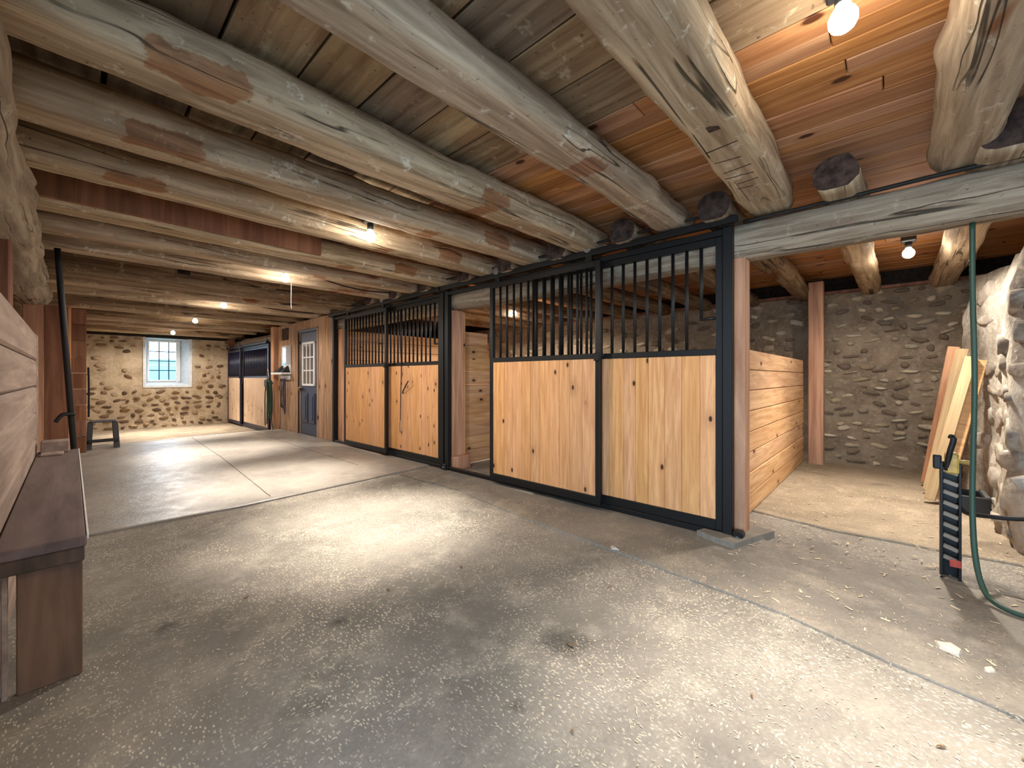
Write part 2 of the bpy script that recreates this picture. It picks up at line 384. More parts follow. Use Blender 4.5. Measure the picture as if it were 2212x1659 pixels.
XS = 3.15          # stall front plane
ZF = -0.17         # lowered floor at the far end
YF = 14.2          # far stone wall
XB = 7.0           # stone wall behind the stalls
ZC = 2.5           # underside of the ceiling boards

# ------------------------------------------------------------------ floor
def slab(name, outline, z0, z1, m, parent=None, wob=0.012, step=0.12):
    P = []
    for i, a in enumerate(outline):
        b = outline[(i+1) % len(outline)]; L = math.dist(a, b); n = max(1, int(L/step))
        for j in range(n):
            t = j/n; x, y = a[0]+(b[0]-a[0])*t, a[1]+(b[1]-a[1])*t
            P.append((x+wob*noise.noise((x*3, y*3, 1)), y+wob*noise.noise((x*3, y*3, 7))))
    n = len(P); vs = [(x, y, z0) for x, y in P]+[(x, y, z1-0.006) for x, y in P]
    cx, cy = sum(p[0] for p in P)/n, sum(p[1] for p in P)/n
    vs += [(x+(cx-x)*0.004, y+(cy-y)*0.004, z1) for x, y in P]
    fs = [(k, (k+1) % n, n+(k+1) % n, n+k) for k in range(n)]+[(n+k, n+(k+1) % n, 2*n+(k+1) % n, 2*n+k) for k in range(n)]+[tuple(2*n+k for k in range(n))]
    return link(name, mesh(name, vs, fs, m), (0, 0, 0), parent)
fl = slab('floor', [(-4, -4.5), (7.2, -4.5), (7.2, 9.7), (-4, 9.7)], -0.3, 0.0, m_floor)
tag(fl, 'worn concrete barn floor strewn with wood shavings', 'floor', kind='structure')
slab('raised_slab', [(-0.6, 4.25), (1.05, 4.19), (2.17, 4.27), (3.2, 4.36), (3.2, 7.0), (3.2, 9.72), (-0.6, 9.62)], -0.28, 0.02, m_slab, fl)
slab('apron', [(3.3, -2.5), (3.3, 4.2), (2.62, 4.2), (2.66, 3.2), (2.5, 2.2), (2.43, 1.33), (2.33, 0.36), (2.1, -0.5), (1.7, -1.4), (1.7, -2.5)], -0.02, 0.012, m_apron, fl, 0.02)
slab('alcove_slab', [(3.92, -0.9), (7.1, -0.9), (7.1, 0.86), (3.95, 0.86), (3.86, 0.3)], -0.02, 0.016, m_sand, fl, 0.02)
slab('far_floor', [(-0.8, 9.0), (7.2, 9.0), (7.2, 15), (-0.8, 15)], -0.4, ZF, m_sand, fl, 0)
slab('slab_nosing', [(-.6, 9.56), (3.1, 9.655), (3.1, 9.725), (-.6, 9.63)], -.1, .026, m_nose, fl, .006)
slab('slab_joint', [(1.28, 4.3), (1.287, 4.3), (1.447, 7.0), (1.537, 9.6), (1.53, 9.6), (1.44, 7.0)], 0.0, 0.0208, m_plug, fl, 0.004)
slab('slab_joint', [(2.5, 5.0), (2.507, 5.0), (2.552, 9.6), (2.545, 9.6)], 0.0, 0.0208, m_plug, fl, 0.004)
slab('post_footing', [(2.98, 0.74), (3.42, 0.6), (3.5, 0.92), (3.06, 1.02)], -0.02, 0.05, m_apron, fl, 0.03, 0.06)

# ------------------------------------------------------------------ ceiling
cl = box('ceiling', (-3, -4.5, ZC+0.03), (7.4, 15, ZC+0.08), m_dark, None, 0)  # hidden plate over the planks, added to stop sky leaking through
tag(cl, 'board ceiling of wide old planks and narrow orange pine', 'ceiling', kind='structure')
xe = [-0.8, -0.5, -0.2, 0.1, 0.4, 0.69, 0.975, 1.275, 1.57, 1.885]
rn = random.Random(3)
for i in range(len(xe)-1):
    y = -4+rn.uniform(-0.8, 0.4)
    while y < 14.2:
        L = rn.uniform(3.4, 5.2); g0, g1 = rn.uniform(0.002, 0.011), rn.uniform(0.002, 0.011); dz = rn.uniform(-0.006, 0.008)
        box('plank', (xe[i]+g0, y, ZC+dz), (xe[i+1]-g1, min(y+L-0.006, 14.25), ZC+0.028), m_old, cl, 0.003); y += L
x = 1.885
while x < 7.1:
    wd = rn.uniform(0.10, 0.135) if x < 3.1 else rn.uniform(0.13, 0.16); y = -4+rn.uniform(-2.5, 0)
    while y < 14.2:
        L = rn.uniform(4.8, 6.2); dz = rn.uniform(-0.003, 0.005)
        box('plank', (x+0.001, y, ZC+dz), (x+wd-0.003, min(y+L-0.004, 14.25), ZC+0.028), m_new, cl, 0.004); y += L
    x += wd

# ------------------------------------------------------------------ log joists of the aisle
# (y at the left plate, y at the stall header, half-width, seed, underside height, material, flat, squareness, bumps, label)
J = [
 (-2.9, -2.95, .12, 31, 2.27, m_log, .70, .0, (), 'whitewashed log joist behind the viewer, out over the doorway'),
 (-2.0, -2.05, .12, 32, 2.27, m_log, .70, .0, (), 'whitewashed log joist behind the viewer, next to the nearest bulb but one'),
 (-1.1, -1.1, .12, 33, 2.27, m_log, .70, .0, (), 'whitewashed log joist just behind the viewer'),
 (-.30, -.29, .125, 1, 2.27, m_log, .9, .0, (), 'greyish log joist at the top right corner, nearest the stone pier'),
 (.60, .60, .125, 2, 2.27, m_log, .74, .55, ((.2, .3, .15, .3),), 'squared log joist scored with cross cuts and a square peg hole'),
 (1.26, 1.22, .118, 3, 2.27, m_log, .70, .0, ((.55, .2, .42, .16), (.58, 3.6, .2, .16)), 'log joist with a big swollen knot halfway along'),
 (1.98, 1.98, .128, 4, 2.26, m_log, .70, .0, ((.42, 5.7, .15, .15),), 'thick log joist with a large bare orange patch near its left end'),
 (2.63, 2.60, .120, 5, 2.26, m_log, .70, .0, (), 'log joist in front of the near aisle bulb, next beyond the thickest one'),
 (3.27, 3.24, .118, 6, 2.26, m_log, .70, .0, (), 'log joist right behind the near aisle bulb'),
 (4.05, 4.02, .115, 7, 2.26, m_log, .75, .2, (), 'log joist with a reddish board showing above it, second beyond the near aisle bulb'),
 (4.66, 4.63, .11, 8, 2.26, m_log, .70, .0, (), 'slim log joist just before the bulb with the pull chain'),
 (5.27, 5.25, .11, 9, 2.26, m_log, .70, .0, (), 'slim log joist just behind the bulb with the pull chain'),
 (6.45, 6.42, .155, 10, 2.24, m_hewn, .98, .9, (), 'tall squared brown beam with dark mortise holes in its side'),
 (7.20, 7.2, .11, 11, 2.26, m_log, .8, .1, (), 'log joist next beyond the mortised beam'),
 (7.95, 7.95, .115, 12, 2.26, m_log, .70, .0, (), 'log joist just behind the bulb over the slab'),
 (8.75, 8.75, .115, 13, 2.26, m_hewn, .85, .3, (), 'brownish log joist level with the blue door'),
 (9.5, 9.5, .11, 14, 2.26, m_log, .70, .0, (), 'log joist just before the last bulb but one'),
 (10.5, 10.5, .11, 15, 2.26, m_hewn, .8, .2, (), 'brownish log joist just behind the last bulb but one'),
 (11.3, 11.3, .11, 16, 2.26, m_log, .70, .0, (), 'fourth log joist before the far stone wall'),
 (12.1, 12.1, .11, 17, 2.26, m_log, .70, .0, (), 'log joist just before the last bulb by the far window'),
 (13.2, 13.2, .11, 18, 2.26, m_hewn, .8, .2, (), 'brownish log joist just behind the last bulb by the far window'),
 (13.95, 13.95, .11, 19, 2.26, m_log, .85, .2, (), 'log joist tight against the far stone wall above the window'),
]
for (ya, yb, r, sd, zb, m, fl_, sq, bp, lab) in J:
    z = zb+r*fl_
    bare = []
    if 1.2 < ya < 4.8: bare += [(1.80, 1.95, 1.5*PI, 1.0 if ya < 2.2 else .6)]
    if 1.9 < ya < 2.9: bare += [(.17, .46, 1.24*PI, .6)]
    if 3 < ya < 3.5: bare += [(.12, .38, 1.3*PI, .5)]
    if 1.9 < ya < 2.1: bare += [(1.75, 2.0, 1.1*PI, .3)]
    if 2.6 < ya < 4.2: bare += [(2.35, 2.62, 1.05*PI, .5)]
    o = log('log_joist', (-0.62, ya, z), (3.27, yb, z+0.004), r*1.03, r, sd, m, None, fl_, (ZC-z)/r*0.995, 96 if ya < 6 and ya > -1 else 40, 24, 1.0, sq, bp, bare, m_plug)
    tag(o, lab, 'beam', 'log joists across the aisle')
    if sd == 2:      # adze stop cuts and the peg hole on the flat underside
        for k, (xx, hw_, of) in enumerate(((1.28, .07, .0), (1.62, .055, -.015), (1.78, .06, .01), (2.15, .075, .0), (2.3, .06, .01), (2.43, .07, 0), (2.52, .07, .01), (2.62, .055, -.01), (2.70, .04, .02))):
            box('saw_cut', (xx-.0035, ya+of-hw_, zb-.001), (xx+.0035, ya+of+hw_, zb+.02), m_dark, o, .001, (0, 0, .12*(-1)**k))
        box('peg_hole', (1.93, ya-.045, zb-.0015), (1.985, ya+.005, zb+.02), m_plug, o, .001)
        for xx in (1.5, 2.0): box('long_crack', (xx-.28, ya+.062, zb+.0), (xx+.22, ya+.067, zb+.02), m_dark, o, .001, (0, .0, .03))
o = tube('header_cable', [(XS+.05, .75, 2.24), (XS+.06, .2, 2.245), (XS+.05, -.3, 2.25), (XS+.06, -1.2, 2.245)], .012, m_cable); tag(o, 'black cable lying along the front of the grey header over the alcove', 'cable')
# joists over the stalls and the alcove
JS = [(-1.3, 'round joist over the alcove beyond the stone pier'), (-.46, 'pale wide joist over the alcove beside the green hose'), (.2, 'round joist over the middle of the alcove by the flood lamp'),
      (.86, 'round joist over the alcove above the plank partition')]
JS += [(y, 'rough joist above the %s stall, %s' % (a, b)) for y, a, b in ((1.55, 'nearest', 'first one in from the plank partition of the alcove'), (2.2, 'nearest', 'second one in from the alcove partition'),
      (2.85, 'nearest', 'third one in from the alcove partition'), (3.5, 'nearest', 'last one before the stepped partition'), (4.3, 'second', 'just beyond the stepped partition'),
      (5.0, 'second', 'beside the bulb inside the stalls'), (5.7, 'second', 'next beyond the bulb inside the stalls'), (6.4, 'second', 'last one before the tall partition'))]
for i, (y, lab) in enumerate(JS):
    r = .12 if y < 0 else .105
    o = log('stall_joist', (3.0, y+.02, 2.24+r*.8), (7.05, y-.02, 2.22+r*.8), r, r*.95, 50+i, m_log if y < .5 else m_hewn, None, .8, .98, 40, 18, cap=m_plug)
    tag(o, lab, 'beam', 'joists over the stalls')

o = box('joist_board', (-.6, 3.875, 2.285), (1.58, 3.905, 2.497), m_redpost, None, .004); tag(o, 'reddish sawn board on edge beside a log joist, beyond the near aisle bulb', 'board')
# mortise pockets on the squared beam
for (px_x, nm) in ((0.87, 'left'), (2.35, 'right')):
    o = box('mortise_block', (px_x, 6.275, 2.40), (px_x+.12, 6.31, 2.475), m_dark, None, .004)
    tag(o, 'dark block in the mortise of the squared brown beam, ' + ('far from the stalls' if nm == 'left' else 'below the pull-chain bulb'), 'block')

# plates the joists rest on
o = log('log_header', (XS+.185, -3.4, 2.115), (XS+.185, 9.85, 2.115), .14, .13, 71, m_plate, None, .9, .98, 150, 22)
tag(o, 'long grey log header running above the black stall fronts', 'beam')
o = log('log_header', (XS+.2, 10.35, 2.06), (XS+.2, 14.15, 2.06), .15, .14, 72, m_plate, None, .95, .98, 40, 20)
tag(o, 'short whitish log header above the far stall by the stone wall', 'beam')
o = log('log_header', (-.31, 1.6, 2.19), (-.31, 7.1, 2.08), .17, .15, 73, m_plate, None, .95, .95, 90, 24)
tag(o, 'thick pale log header along the left wall above the bench', 'beam')
o = log('log_header', (-.45, 7.1, 2.13), (-.45, 14.2, 2.13), .14, .14, 74, m_hewn, None, .95, .98, 40, 18)
tag(o, 'dim log header along the left side towards the far wall', 'beam')

# ------------------------------------------------------------------ far stone wall with the window
wx0, wx1, wz0, wz1 = 1.31, 2.22, .93, 2.24
wf = grid_wall('wall_back', (-.8, YF, ZF), (8.2, 0, 0), (0, 0, 2.5), 140, 44, .03, m_mort_far, None, 2, lambda p: wx0 < p.x < wx1 and wz0 < p.z < wz1)
tag(wf, 'pale mortared rubble stone wall with a deep window at the far end', 'wall', kind='structure')
rn = random.Random(11)
sp = courses(-.1, 3.15, ZF+.02, .55, rn, (.11, .30), (.09, .15), skip=.05)+courses(-.1, 3.15, .55, 2.2, rn, (.14, .32), (.11, .17), lambda s, h: not (wx0-.14 < s < wx1+.14 and h > wz0-.08), skip=.34)
stones(wf, lambda s, h: (Vector((s, YF-.012, h)), Vector((1, 0, 0)), Vector((0, 0, 1)), Vector((0, -1, 0))), [(s, h, w_*.8, t*.95) for s, h, w_, t in sp][:300], m_stone_far, 5, .03)
# window reveal: splayed whitewashed jambs
gx0, gx1, gz0, gz1, gy = 1.38, 2.08, 1.03, 2.16, 14.66
A = [(wx0, YF-.02, wz0), (wx1, YF-.02, wz0), (wx1, YF-.02, wz1), (wx0, YF-.02, wz1)]; B = [(gx0, gy, gz0), (gx1, gy, gz0), (gx1, gy, gz1), (gx0, gy, gz1)]
fr = .05
A2 = [(wx0-fr, YF-.03, wz0-fr), (wx1+fr, YF-.03, wz0-fr), (wx1+fr, YF-.03, wz1), (wx0-fr, YF-.03, wz1)]
vs = A+B+A2; fs = [(i, (i+1) % 4, 4+(i+1) % 4, 4+i) for i in range(4)]+[(8+i, 8+(i+1) % 4, (i+1) % 4, i) for i in (0, 1, 3)]
wn = link('window_1', mesh('window_1', vs, fs, m_rev), (0, 0, 0))
tag(wn, 'small barred daylight window set deep in the far stone wall', 'window', kind='structure')
for a, b in (((gx0, gz0), (gx1, gz0+.05)), ((gx0, gz1-.05), (gx1, gz1)), ((gx0, gz0), (gx0+.045, gz1)), ((gx1-.045, gz0), (gx1, gz1))):
    box('window_frame', (a[0], gy-.05, a[1]), (b[0], gy+.01, b[1]), m_white, wn, .005)
box('window_sash', (gx1-.1, gy-.09, gz0-.02), (gx1-.05, gy-.05, gz1), m_white, wn, .005)
pw, phh = (gx1-gx0-.09)/3, (gz1-gz0-.1)/4
for i in (1, 2): box('muntin', (gx0+.045+pw*i-.013, gy-.03, gz0+.05), (gx0+.045+pw*i+.013, gy, gz1-.05), m_blue_lit, wn, .002)
for j in (1, 2, 3): box('muntin', (gx0+.045, gy-.028, gz0+.05+phh*j-.013), (gx1-.045, gy-.002, gz0+.05+phh*j+.013), m_blue_lit, wn, .002)
for i in range(3):
    for j in range(4):
        box('pane', (gx0+.045+pw*i+.008, gy-.017, gz0+.05+phh*j+.008), (gx0+.045+pw*(i+1)-.008, gy-.013, gz0+.05+phh*(j+1)-.008), m_glass, wn, 0)
lt = box('window_lintel', (wx0-.12, YF-.05, wz1), (wx1+.12, YF+.3, wz1+.12), m_redpost, None)
tag(lt, 'dark wooden lintel over the far window', 'beam')
sill = box('trim_1', (-.9, YF-.06, 2.2), (7.2, YF+.2, 2.27), m_dark, None); box('sky_leak_stop', (-.9, YF+.1, 2.27), (7.2, YF+.16, 2.54), m_dark, sill, 0); tag(sill, 'dark timber wall plate on top of the far stone wall', 'beam', kind='structure')  # upper block added to stop sky light leaking in over the wall
# outside, seen through the panes
g = grid_wall('lawn', (-20, 15, -.9), (60, 0, 0), (0, 40, 3.2), 40, 24, .25, m_lawn, None, 4, None, .3); tag(g, 'grassy bank outside beyond the far window', 'ground', kind='structure')
hd = empty('farm_shed', (2.5, 26, 0)); tag(hd, 'pale teal board shed outside, seen through the far window', 'building')
for k in range(5): box('siding_board', (-3, 25.9+.004*k, .55+.3*k), (9, 26.0, .84+.3*k), m_siding, hd, .01)

# ------------------------------------------------------------------ stone wall behind stalls and alcove
ws = grid_wall('wall_right', (XB, 14.2, ZF), (0, -16.4, 0), (0, 0, 2.46), 220, 46, .045, m_mort_side, None, 9)
tag(ws, 'brown rubble stone wall behind the alcove and the stalls', 'wall', kind='structure')
rn = random.Random(21)
sp = courses(-.85, .75, .03, 2.22, rn, (.10, .27), (.07, .135), skip=.12); rn.shuffle(sp); sp = sp[:190]
sp2 = courses(.8, 2.6, 1.15, 2.22, rn, (.13, .32), (.09, .15), skip=.25)[:60]+courses(2.6, 7.0, 1.25, 2.22, rn, (.2, .42), (.12, .2), skip=.35)[:50]
stones(ws, lambda s, h: (Vector((XB-.01, s, h)), Vector((0, -1, 0)), Vector((0, 0, 1)), Vector((-1, 0, 0))), [(s, h, w_*.85, t*1.0) for s, h, w_, t in sp+sp2], m_stone_side, 6, .024)
tp = box('trim_2', (XB-.06, -2.2, 2.27), (XB+.2, 14.2, 2.31), m_redpost, None); tag(tp, 'dark timber plate on top of the brown stone wall', 'beam', kind='structure')
bk = box('wall_gap_sheet_right', (XB+.08, -2.2, 2.28), (XB+.16, 14.2, 2.52), m_dark, None, 0); tag(bk, 'dark sheet added across the unlit gap above the brown stone wall', 'wall', kind='structure')  # added to block the sky; its black stands for shade in the gap
# ------------------------------------------------------------------ stone pier at the right
pier = empty('stone_pier', (5.2, -1.1, 0)); tag(pier, 'whitewashed rubble stone pier at the right edge beside the hose', 'pier')
PL = [(6.1, -.56), (5.42, -.70), (4.9, -.70), (4.25, -.62), (3.9, -.75), (3.9, -2.2), (6.2, -2.2)]
def piermesh():
    P = []
    for i in range(len(PL)-1):
        a, b = Vector(PL[i]), Vector(PL[i+1]); n = max(2, int((b-a).length/.07))
        P += [a+(b-a)*(j/n) for j in range(n)]
    P.append(Vector(PL[-1])); rows = 30; vs, fs = [], []; c = Vector((5.1, -1.5))
    for j in range(rows+1):
        z = 2.12*j/rows
        for p in P:
            top = max(0, z-1.75)/.4; bat = .06*(1-z/2.1)
            q = p+(p-c).normalized()*(bat-.10*top*top+.06*noise.noise((p.x*2.3, p.y*2.3, z*2.6))+.03*noise.noise((p.x*7, p.y*7, z*7)))
            zz = z+(.05*noise.noise((p.x*3, p.y*3, 2)) if j == rows else 0)
            vs.append((q.x-5.2, q.y+1.1, zz))
    n = len(P)
    for j in range(rows):
        for i in range(n-1): fs.append((j*n+i, j*n+i+1, (j+1)*n+i+1, (j+1)*n+i))
    fs.append(tuple(rows*n+k for k in range(n)))
    return mesh('core', vs, fs, m_mort_pier, True)
link('core', piermesh(), (5.2, -1.1, 0), pier)
def pier_place(s, h):
    L = 0
    for i in range(len(PL)-2):
        a, b = Vector(PL[i]), Vector(PL[i+1]); l = (b-a).length
        if s <= L+l or i == len(PL)-3:
            t = (s-L)/l; p = a+(b-a)*t; u = (b-a).normalized(); nn = Vector((-u.y, u.x)); c = Vector((5.1, -1.5))
            if nn.dot(p-c) < 0: nn = -nn
            top = max(0, h-1.75)/.4; q = p+(p-c).normalized()*(.06*(1-h/2.1)-.10*top*top+.06*noise.noise((p.x*2.3, p.y*2.3, h*2.6))+.03*noise.noise((p.x*7, p.y*7, h*7))+.008)
            return Vector((q.x, q.y, h)), Vector((u.x, u.y, 0)), Vector((0, 0, 1)), Vector((nn.x, nn.y, 0))
        L += l
rn = random.Random(31)
stones(pier, pier_place, [(s, h, w_, t*.9) for s, h, w_, t in courses(.05, 2.6, .04, 1.95, rn, (.26, .55), (.16, .30), skip=.2)], m_stone_pier, 8, .012)

# ------------------------------------------------------------------ plank partitions and timber posts
def plank_wall(name, lab, y, x0, x1, z0, z1, n, m=m_pinex, th=.04, kind='partition', step=None):
    e = empty(name, ((x0+x1)/2, y, z0)); tag(e, lab, kind, None, 'thing'); hgt = (z1-z0)/n; rn = random.Random(int(y*100))
    for k in range(n):
        xa = x1 if not (step and z0+hgt*(k+1) > step[1]+.02) else step[0]
        dy = rn.uniform(-.004, .004)
        box('plank', (x0, y-th/2+dy, z0+hgt*k+.003), (xa, y+th/2+dy, z0+hgt*(k+1)-.003), m, e, .006)
    return e
plank_wall('plank_partition', 'low pine plank partition on the left side of the open alcove', .86, 3.33, 6.66, .02, 1.38, 8)
plank_wall('plank_partition', 'stepped plank partition between the two nearer stalls', 4.08, 3.36, 7.0, .02, 1.75, 10, step=(3.9, 1.48))
plank_wall('plank_partition', 'tall plank partition between the second stall and the blue door room', 7.25, 3.25, 7.0, .02, 2.0, 11)
plank_wall('plank_partition', 'plank partition beyond the blue door room', 9.95, 3.25, 7.0, -.15, 2.3, 13, m_hewn)
def post(lab, lo, hi, m=m_post, bev=.008):
    o = box('timber_post', lo, hi, m, None, bev); return tag(o, lab, 'post')
post('square brown timber post at the near corner of the stall fronts', (XS+.06, .74, .0), (XS+.20, .835, 2.0))
post('pine post on the stone wall at the far end of the alcove partition', (6.6, .62, .0), (6.74, .78, 2.4), m_post)
p2 = empty('timber_post', (XS+.16, 4.08, 0)); tag(p2, 'square timber post in the opening beside the first sliding door', 'post')
box('shaft', (XS+.06, 3.98, 0), (XS+.25, 4.17, 1.99), m_post, p2, .008)
box('trim_board', (XS+.255, 3.99, .05), (XS+.285, 4.06, 1.98), m_pine, p2, .004)
box('foot_block', (XS+.03, 3.9, 0), (XS+.3, 3.975, .17), m_post, p2, .01)
post('dim timber post at the far end of the second stall front', (XS+.05, 7.0, 0), (XS+.2, 7.16, 2.0), m_post)
post('reddish brown post right of the far stall, under the hanging hose', (XS-.12, 9.98, ZF), (XS+.05, 10.16, 2.27), m_post)
post('short reddish post in the far right corner against the stone wall', (XS-.06, 14.0, ZF), (XS+.1, 14.15, 2.25), m_redpost)

# ------------------------------------------------------------------ stall fronts and sliding doors
TOPZ, MIDZ, WB = 2.15, 1.31, .13
def boards(par, y0, y1, x, z0, z1, seed, m, wr=(.105, .14)):
    rn = random.Random(seed); y = y0
    while y < y1-.005:
        w_ = min(rn.uniform(*wr), y1-y)
        if y1-(y+w_) < .04: w_ = y1-y
        box('plank', (x-.014+rn.uniform(-.001, .001), y+.0008, z0), (x+.014, y+w_-.0008, z1), m, par, .0035); y += w_
def panel(par, y0, y1, x, zo, nb, seed, mf, feed=False, top=TOPZ, plank=True, wr=(.105, .14), st=.045, bm_=None):
    """Framed panel: stiles and rails, boards below, upright bars above."""
    d = .022
    box('stile', (x-d, y0, zo+.06), (x+d, y0+st, zo+top), mf, par, .003); box('stile', (x-d, y1-st, zo+.06), (x+d, y1, zo+top), mf, par, .003)
    box('bottom_rail', (x-d, y0+st, zo+.06), (x+d, y1-st, zo+WB), mf, par, .003)
    box('middle_rail', (x-d, y0+st, zo+MIDZ), (x+d, y1-st, zo+MIDZ+.045), mf, par, .003)
    box('top_rail', (x-d, y0+st, zo+top-.05), (x+d, y1-st, zo+top), mf, par, .003)
    boards(par, y0+st, y1-st, x, zo+WB, zo+MIDZ, seed, bm_ or m_pine, wr=wr)
    for k in range(nb):
        y = y0+st+(y1-y0-2*st)*(k+1)/(nb+1); zb = zo+MIDZ+.045
        if feed and k == 0: zb = zo+1.575
        rod('bar', (x, y, (zb+zo+top-.05)/2), zo+top-.05-zb, .0125, mf, par)
    if feed: rod('feed_opening_bar', (x, y0+st+(y1-y0-2*st)/(nb+1)/2+.006, zo+1.575), (y1-y0-2*st)/(nb+1), .010, mf, par, 'y')
def hanger(par, y, x, zo, top, mf):
    h = box('hanger', (x-.012, y-.03, zo+top), (x+.03, y+.03, zo+top+.13), mf, par, .006)
    rod('roller', (x-.02, y, zo+top+.12), .025, .038, m_galv, h, 'x', 14)
def front(lab, dlab, yn, yf, fix, dn, df, zo, nbf, nbd, mf, seed, top=TOPZ, wr=(.105, .14), doorx=-.085):
    s = empty('horse_stall_screen', (XS, (yn+yf)/2, zo)); tag(s, lab, 'stall front', 'stall fronts along the aisle')
    for y, nm in ((yn, 'post'), (yf-.062, 'post')):
        box(nm, (XS-.03, y, zo), (XS+.032, y+.062, zo+top+.09), mf, s, .004)
        box('post_bracket', (XS-.075, y-.01, zo+top+.05), (XS-.03, y+.075, zo+top+.14), mf, s, .006)
    panel(s, yn+.064, fix, XS, zo, nbf, seed, mf, True, top, wr=wr, bm_=m_lit_pine if zo < 0 else None)
    box('sill', (XS-.02, yn+.062, zo+.012), (XS+.02, yf-.062, zo+.055), mf, s, .004)
    box('header_rail', (XS-.02, yn+.062, zo+top+.005), (XS+.02, yf-.062, zo+top+.05), mf, s, .004)
    box('track', (XS-.105, yn-.05, zo+top+.055), (XS-.055, yf+.02, zo+top+.105), mf, s, .008)
    box('base_bracket', (XS-.05, yn-.07, zo+.0), (XS+.03, yn-.004, zo+.085), mf, s, .01)
    rod('bolt', (XS-.052, yn-.038, zo+.045), .012, .013, m_galv, s, 'x', 8)
    d = empty('sliding_stall_door', (XS+doorx, (dn+df)/2, zo+.06)); tag(d, dlab, 'door', 'sliding stall doors', 'thing')
    panel(d, dn, df, XS+doorx, zo, nbd, seed+5, mf, False, top, wr=wr, bm_=m_lit_pine if zo < 0 else None)
    for y in (dn+.12, df-.10): hanger(d, y, XS+doorx, zo, top, mf)
    box('latch', (XS+doorx-.04, dn+.005, zo+MIDZ-.02), (XS+doorx-.02, dn+.05, zo+MIDZ+.05), mf, d, .004)
    return s, d
front('nearest black framed pine stall front ending at the corner timber post', 'nearest pine and black bar sliding door, half open on the nearest stall', .80, 4.02, 2.62, 1.80, 3.14, 0, 15, 12, m_black, 100)
front('second black framed pine stall front, with the thin rope hanging on it', 'pine sliding door of the second stall, next to the blue door wall', 4.05, 7.2, 5.45, 5.26, 6.58, 0, 12, 12, m_black, 200)
front('far blue-lit dark framed stall front beside the distant stone wall', 'far narrow sliding stall door in the corner by the stone wall', 10.62, 14.1, 12.72, 12.75, 14.0, ZF, 22, 14, m_blue_lit, 300, 2.06, (.07, .085), -.06)
# conduit above the second stall front
o = tube('conduit', [(XS-.09, 7.3, 2.30), (XS-.12, 6.6, 2.29), (XS-.12, 6.0, 2.31), (XS-.1, 5.5, 2.40), (XS-.1, 5.0, 2.42), (XS-.08, 4.6, 2.36), (XS-.09, 4.0, 2.33), (XS-.09, 2.6, 2.31), (XS-.08, .9, 2.30)], .010, m_cable)
tag(o, 'black conduit looping along the top of the stall fronts', 'cable')

# ------------------------------------------------------------------ plank wall with the blue door
wd = empty('wall_tack_room', (XS, 8.6, 0)); tag(wd, 'weathered vertical plank wall around the slate blue door', 'wall', kind='structure')
dy0, dy1, dz = 7.86, 8.74, 2.03
rn = random.Random(44); y = 7.22
while y < 9.97:
    w_ = min(rn.uniform(.17, .26), 9.97-y)
    if y < dy0-.05 < y+w_ or 0 < dy0-.05-(y+w_) < .05: w_ = dy0-.05-y
    z0 = .02
    if dy0-.06 < y+w_/2 < dy1+.06: z0 = dz+.06
    if dy0-.06 < y < dy1+.05 < y+w_: w_ = dy1+.05-y
    box('plank', (XS-.02, y+.002, z0), (XS+.012, y+w_-.002, 2.27), m_grayz, wd, .004); y += w_
dr = box('door_1', (XS-.005, dy0, .03), (XS+.035, dy1, dz), m_door, None, .003); tag(dr, 'slate blue door with a white gridded window in the plank wall', 'door', kind='structure')
box('door_frame', (XS-.035, dy0-.05, .02), (XS+.04, dy0-.002, dz+.05), m_grayz, dr); box('door_frame', (XS-.035, dy1+.002, .02), (XS+.04, dy1+.05, dz+.05), m_dark, dr)
box('door_frame', (XS-.035, dy0, dz+.004), (XS+.04, dy1, dz+.06), m_door, dr)
lx0, lx1, lz0, lz1 = 7.99, 8.60, .98, 1.84
for a, b, c, e in ((lx0, lx1, lz0, lz0+.045), (lx0, lx1, lz1-.045, lz1), (lx0, lx0+.045, lz0, lz1), (lx1-.045, lx1, lz0, lz1)):
    box('window_frame', (XS-.03, a, c), (XS-.004, b, e), m_white, dr, .004)
cw, chh = (lx1-lx0-.09)/3, (lz1-lz0-.09)/3
for i in (1, 2):
    box('muntin', (XS-.026, lx0+.045+cw*i-.011, lz0+.045), (XS-.005, lx0+.045+cw*i+.011, lz1-.045), m_white, dr, .002)
    box('muntin', (XS-.025, lx0+.045, lz0+.045+chh*i-.011), (XS-.006, lx1-.045, lz0+.045+chh*i+.011), m_white, dr, .002)
for i in range(3):
    for j in range(3):
        box('pane', (XS-.012, lx0+.045+cw*i+.011, lz0+.045+chh*j+.011), (XS-.006, lx0+.045+cw*(i+1)-.011, lz0+.045+chh*(j+1)-.011), m_dglass, dr, 0)
for a, b in ((7.99, 8.26), (8.33, 8.60)):
    q = box('door_panel', (XS-.03, a, .26), (XS-.004, b, .84), m_door, dr, .018)
    box('panel_field', (XS-.042, a+.06, .32), (XS-.028, b-.06, .78), m_door, q, .012)
hk = rod('door_knob', (XS-.05, 8.66, .93), .05, .028, m_brass, dr, 'x', 12); rod('door_rose', (XS-.012, 8.66, .93), .014, .036, m_brass, hk, 'x', 12)
box('door_lever', (XS-.08, 8.54, .915), (XS-.055, 8.68, .935), m_galv, hk, .004)

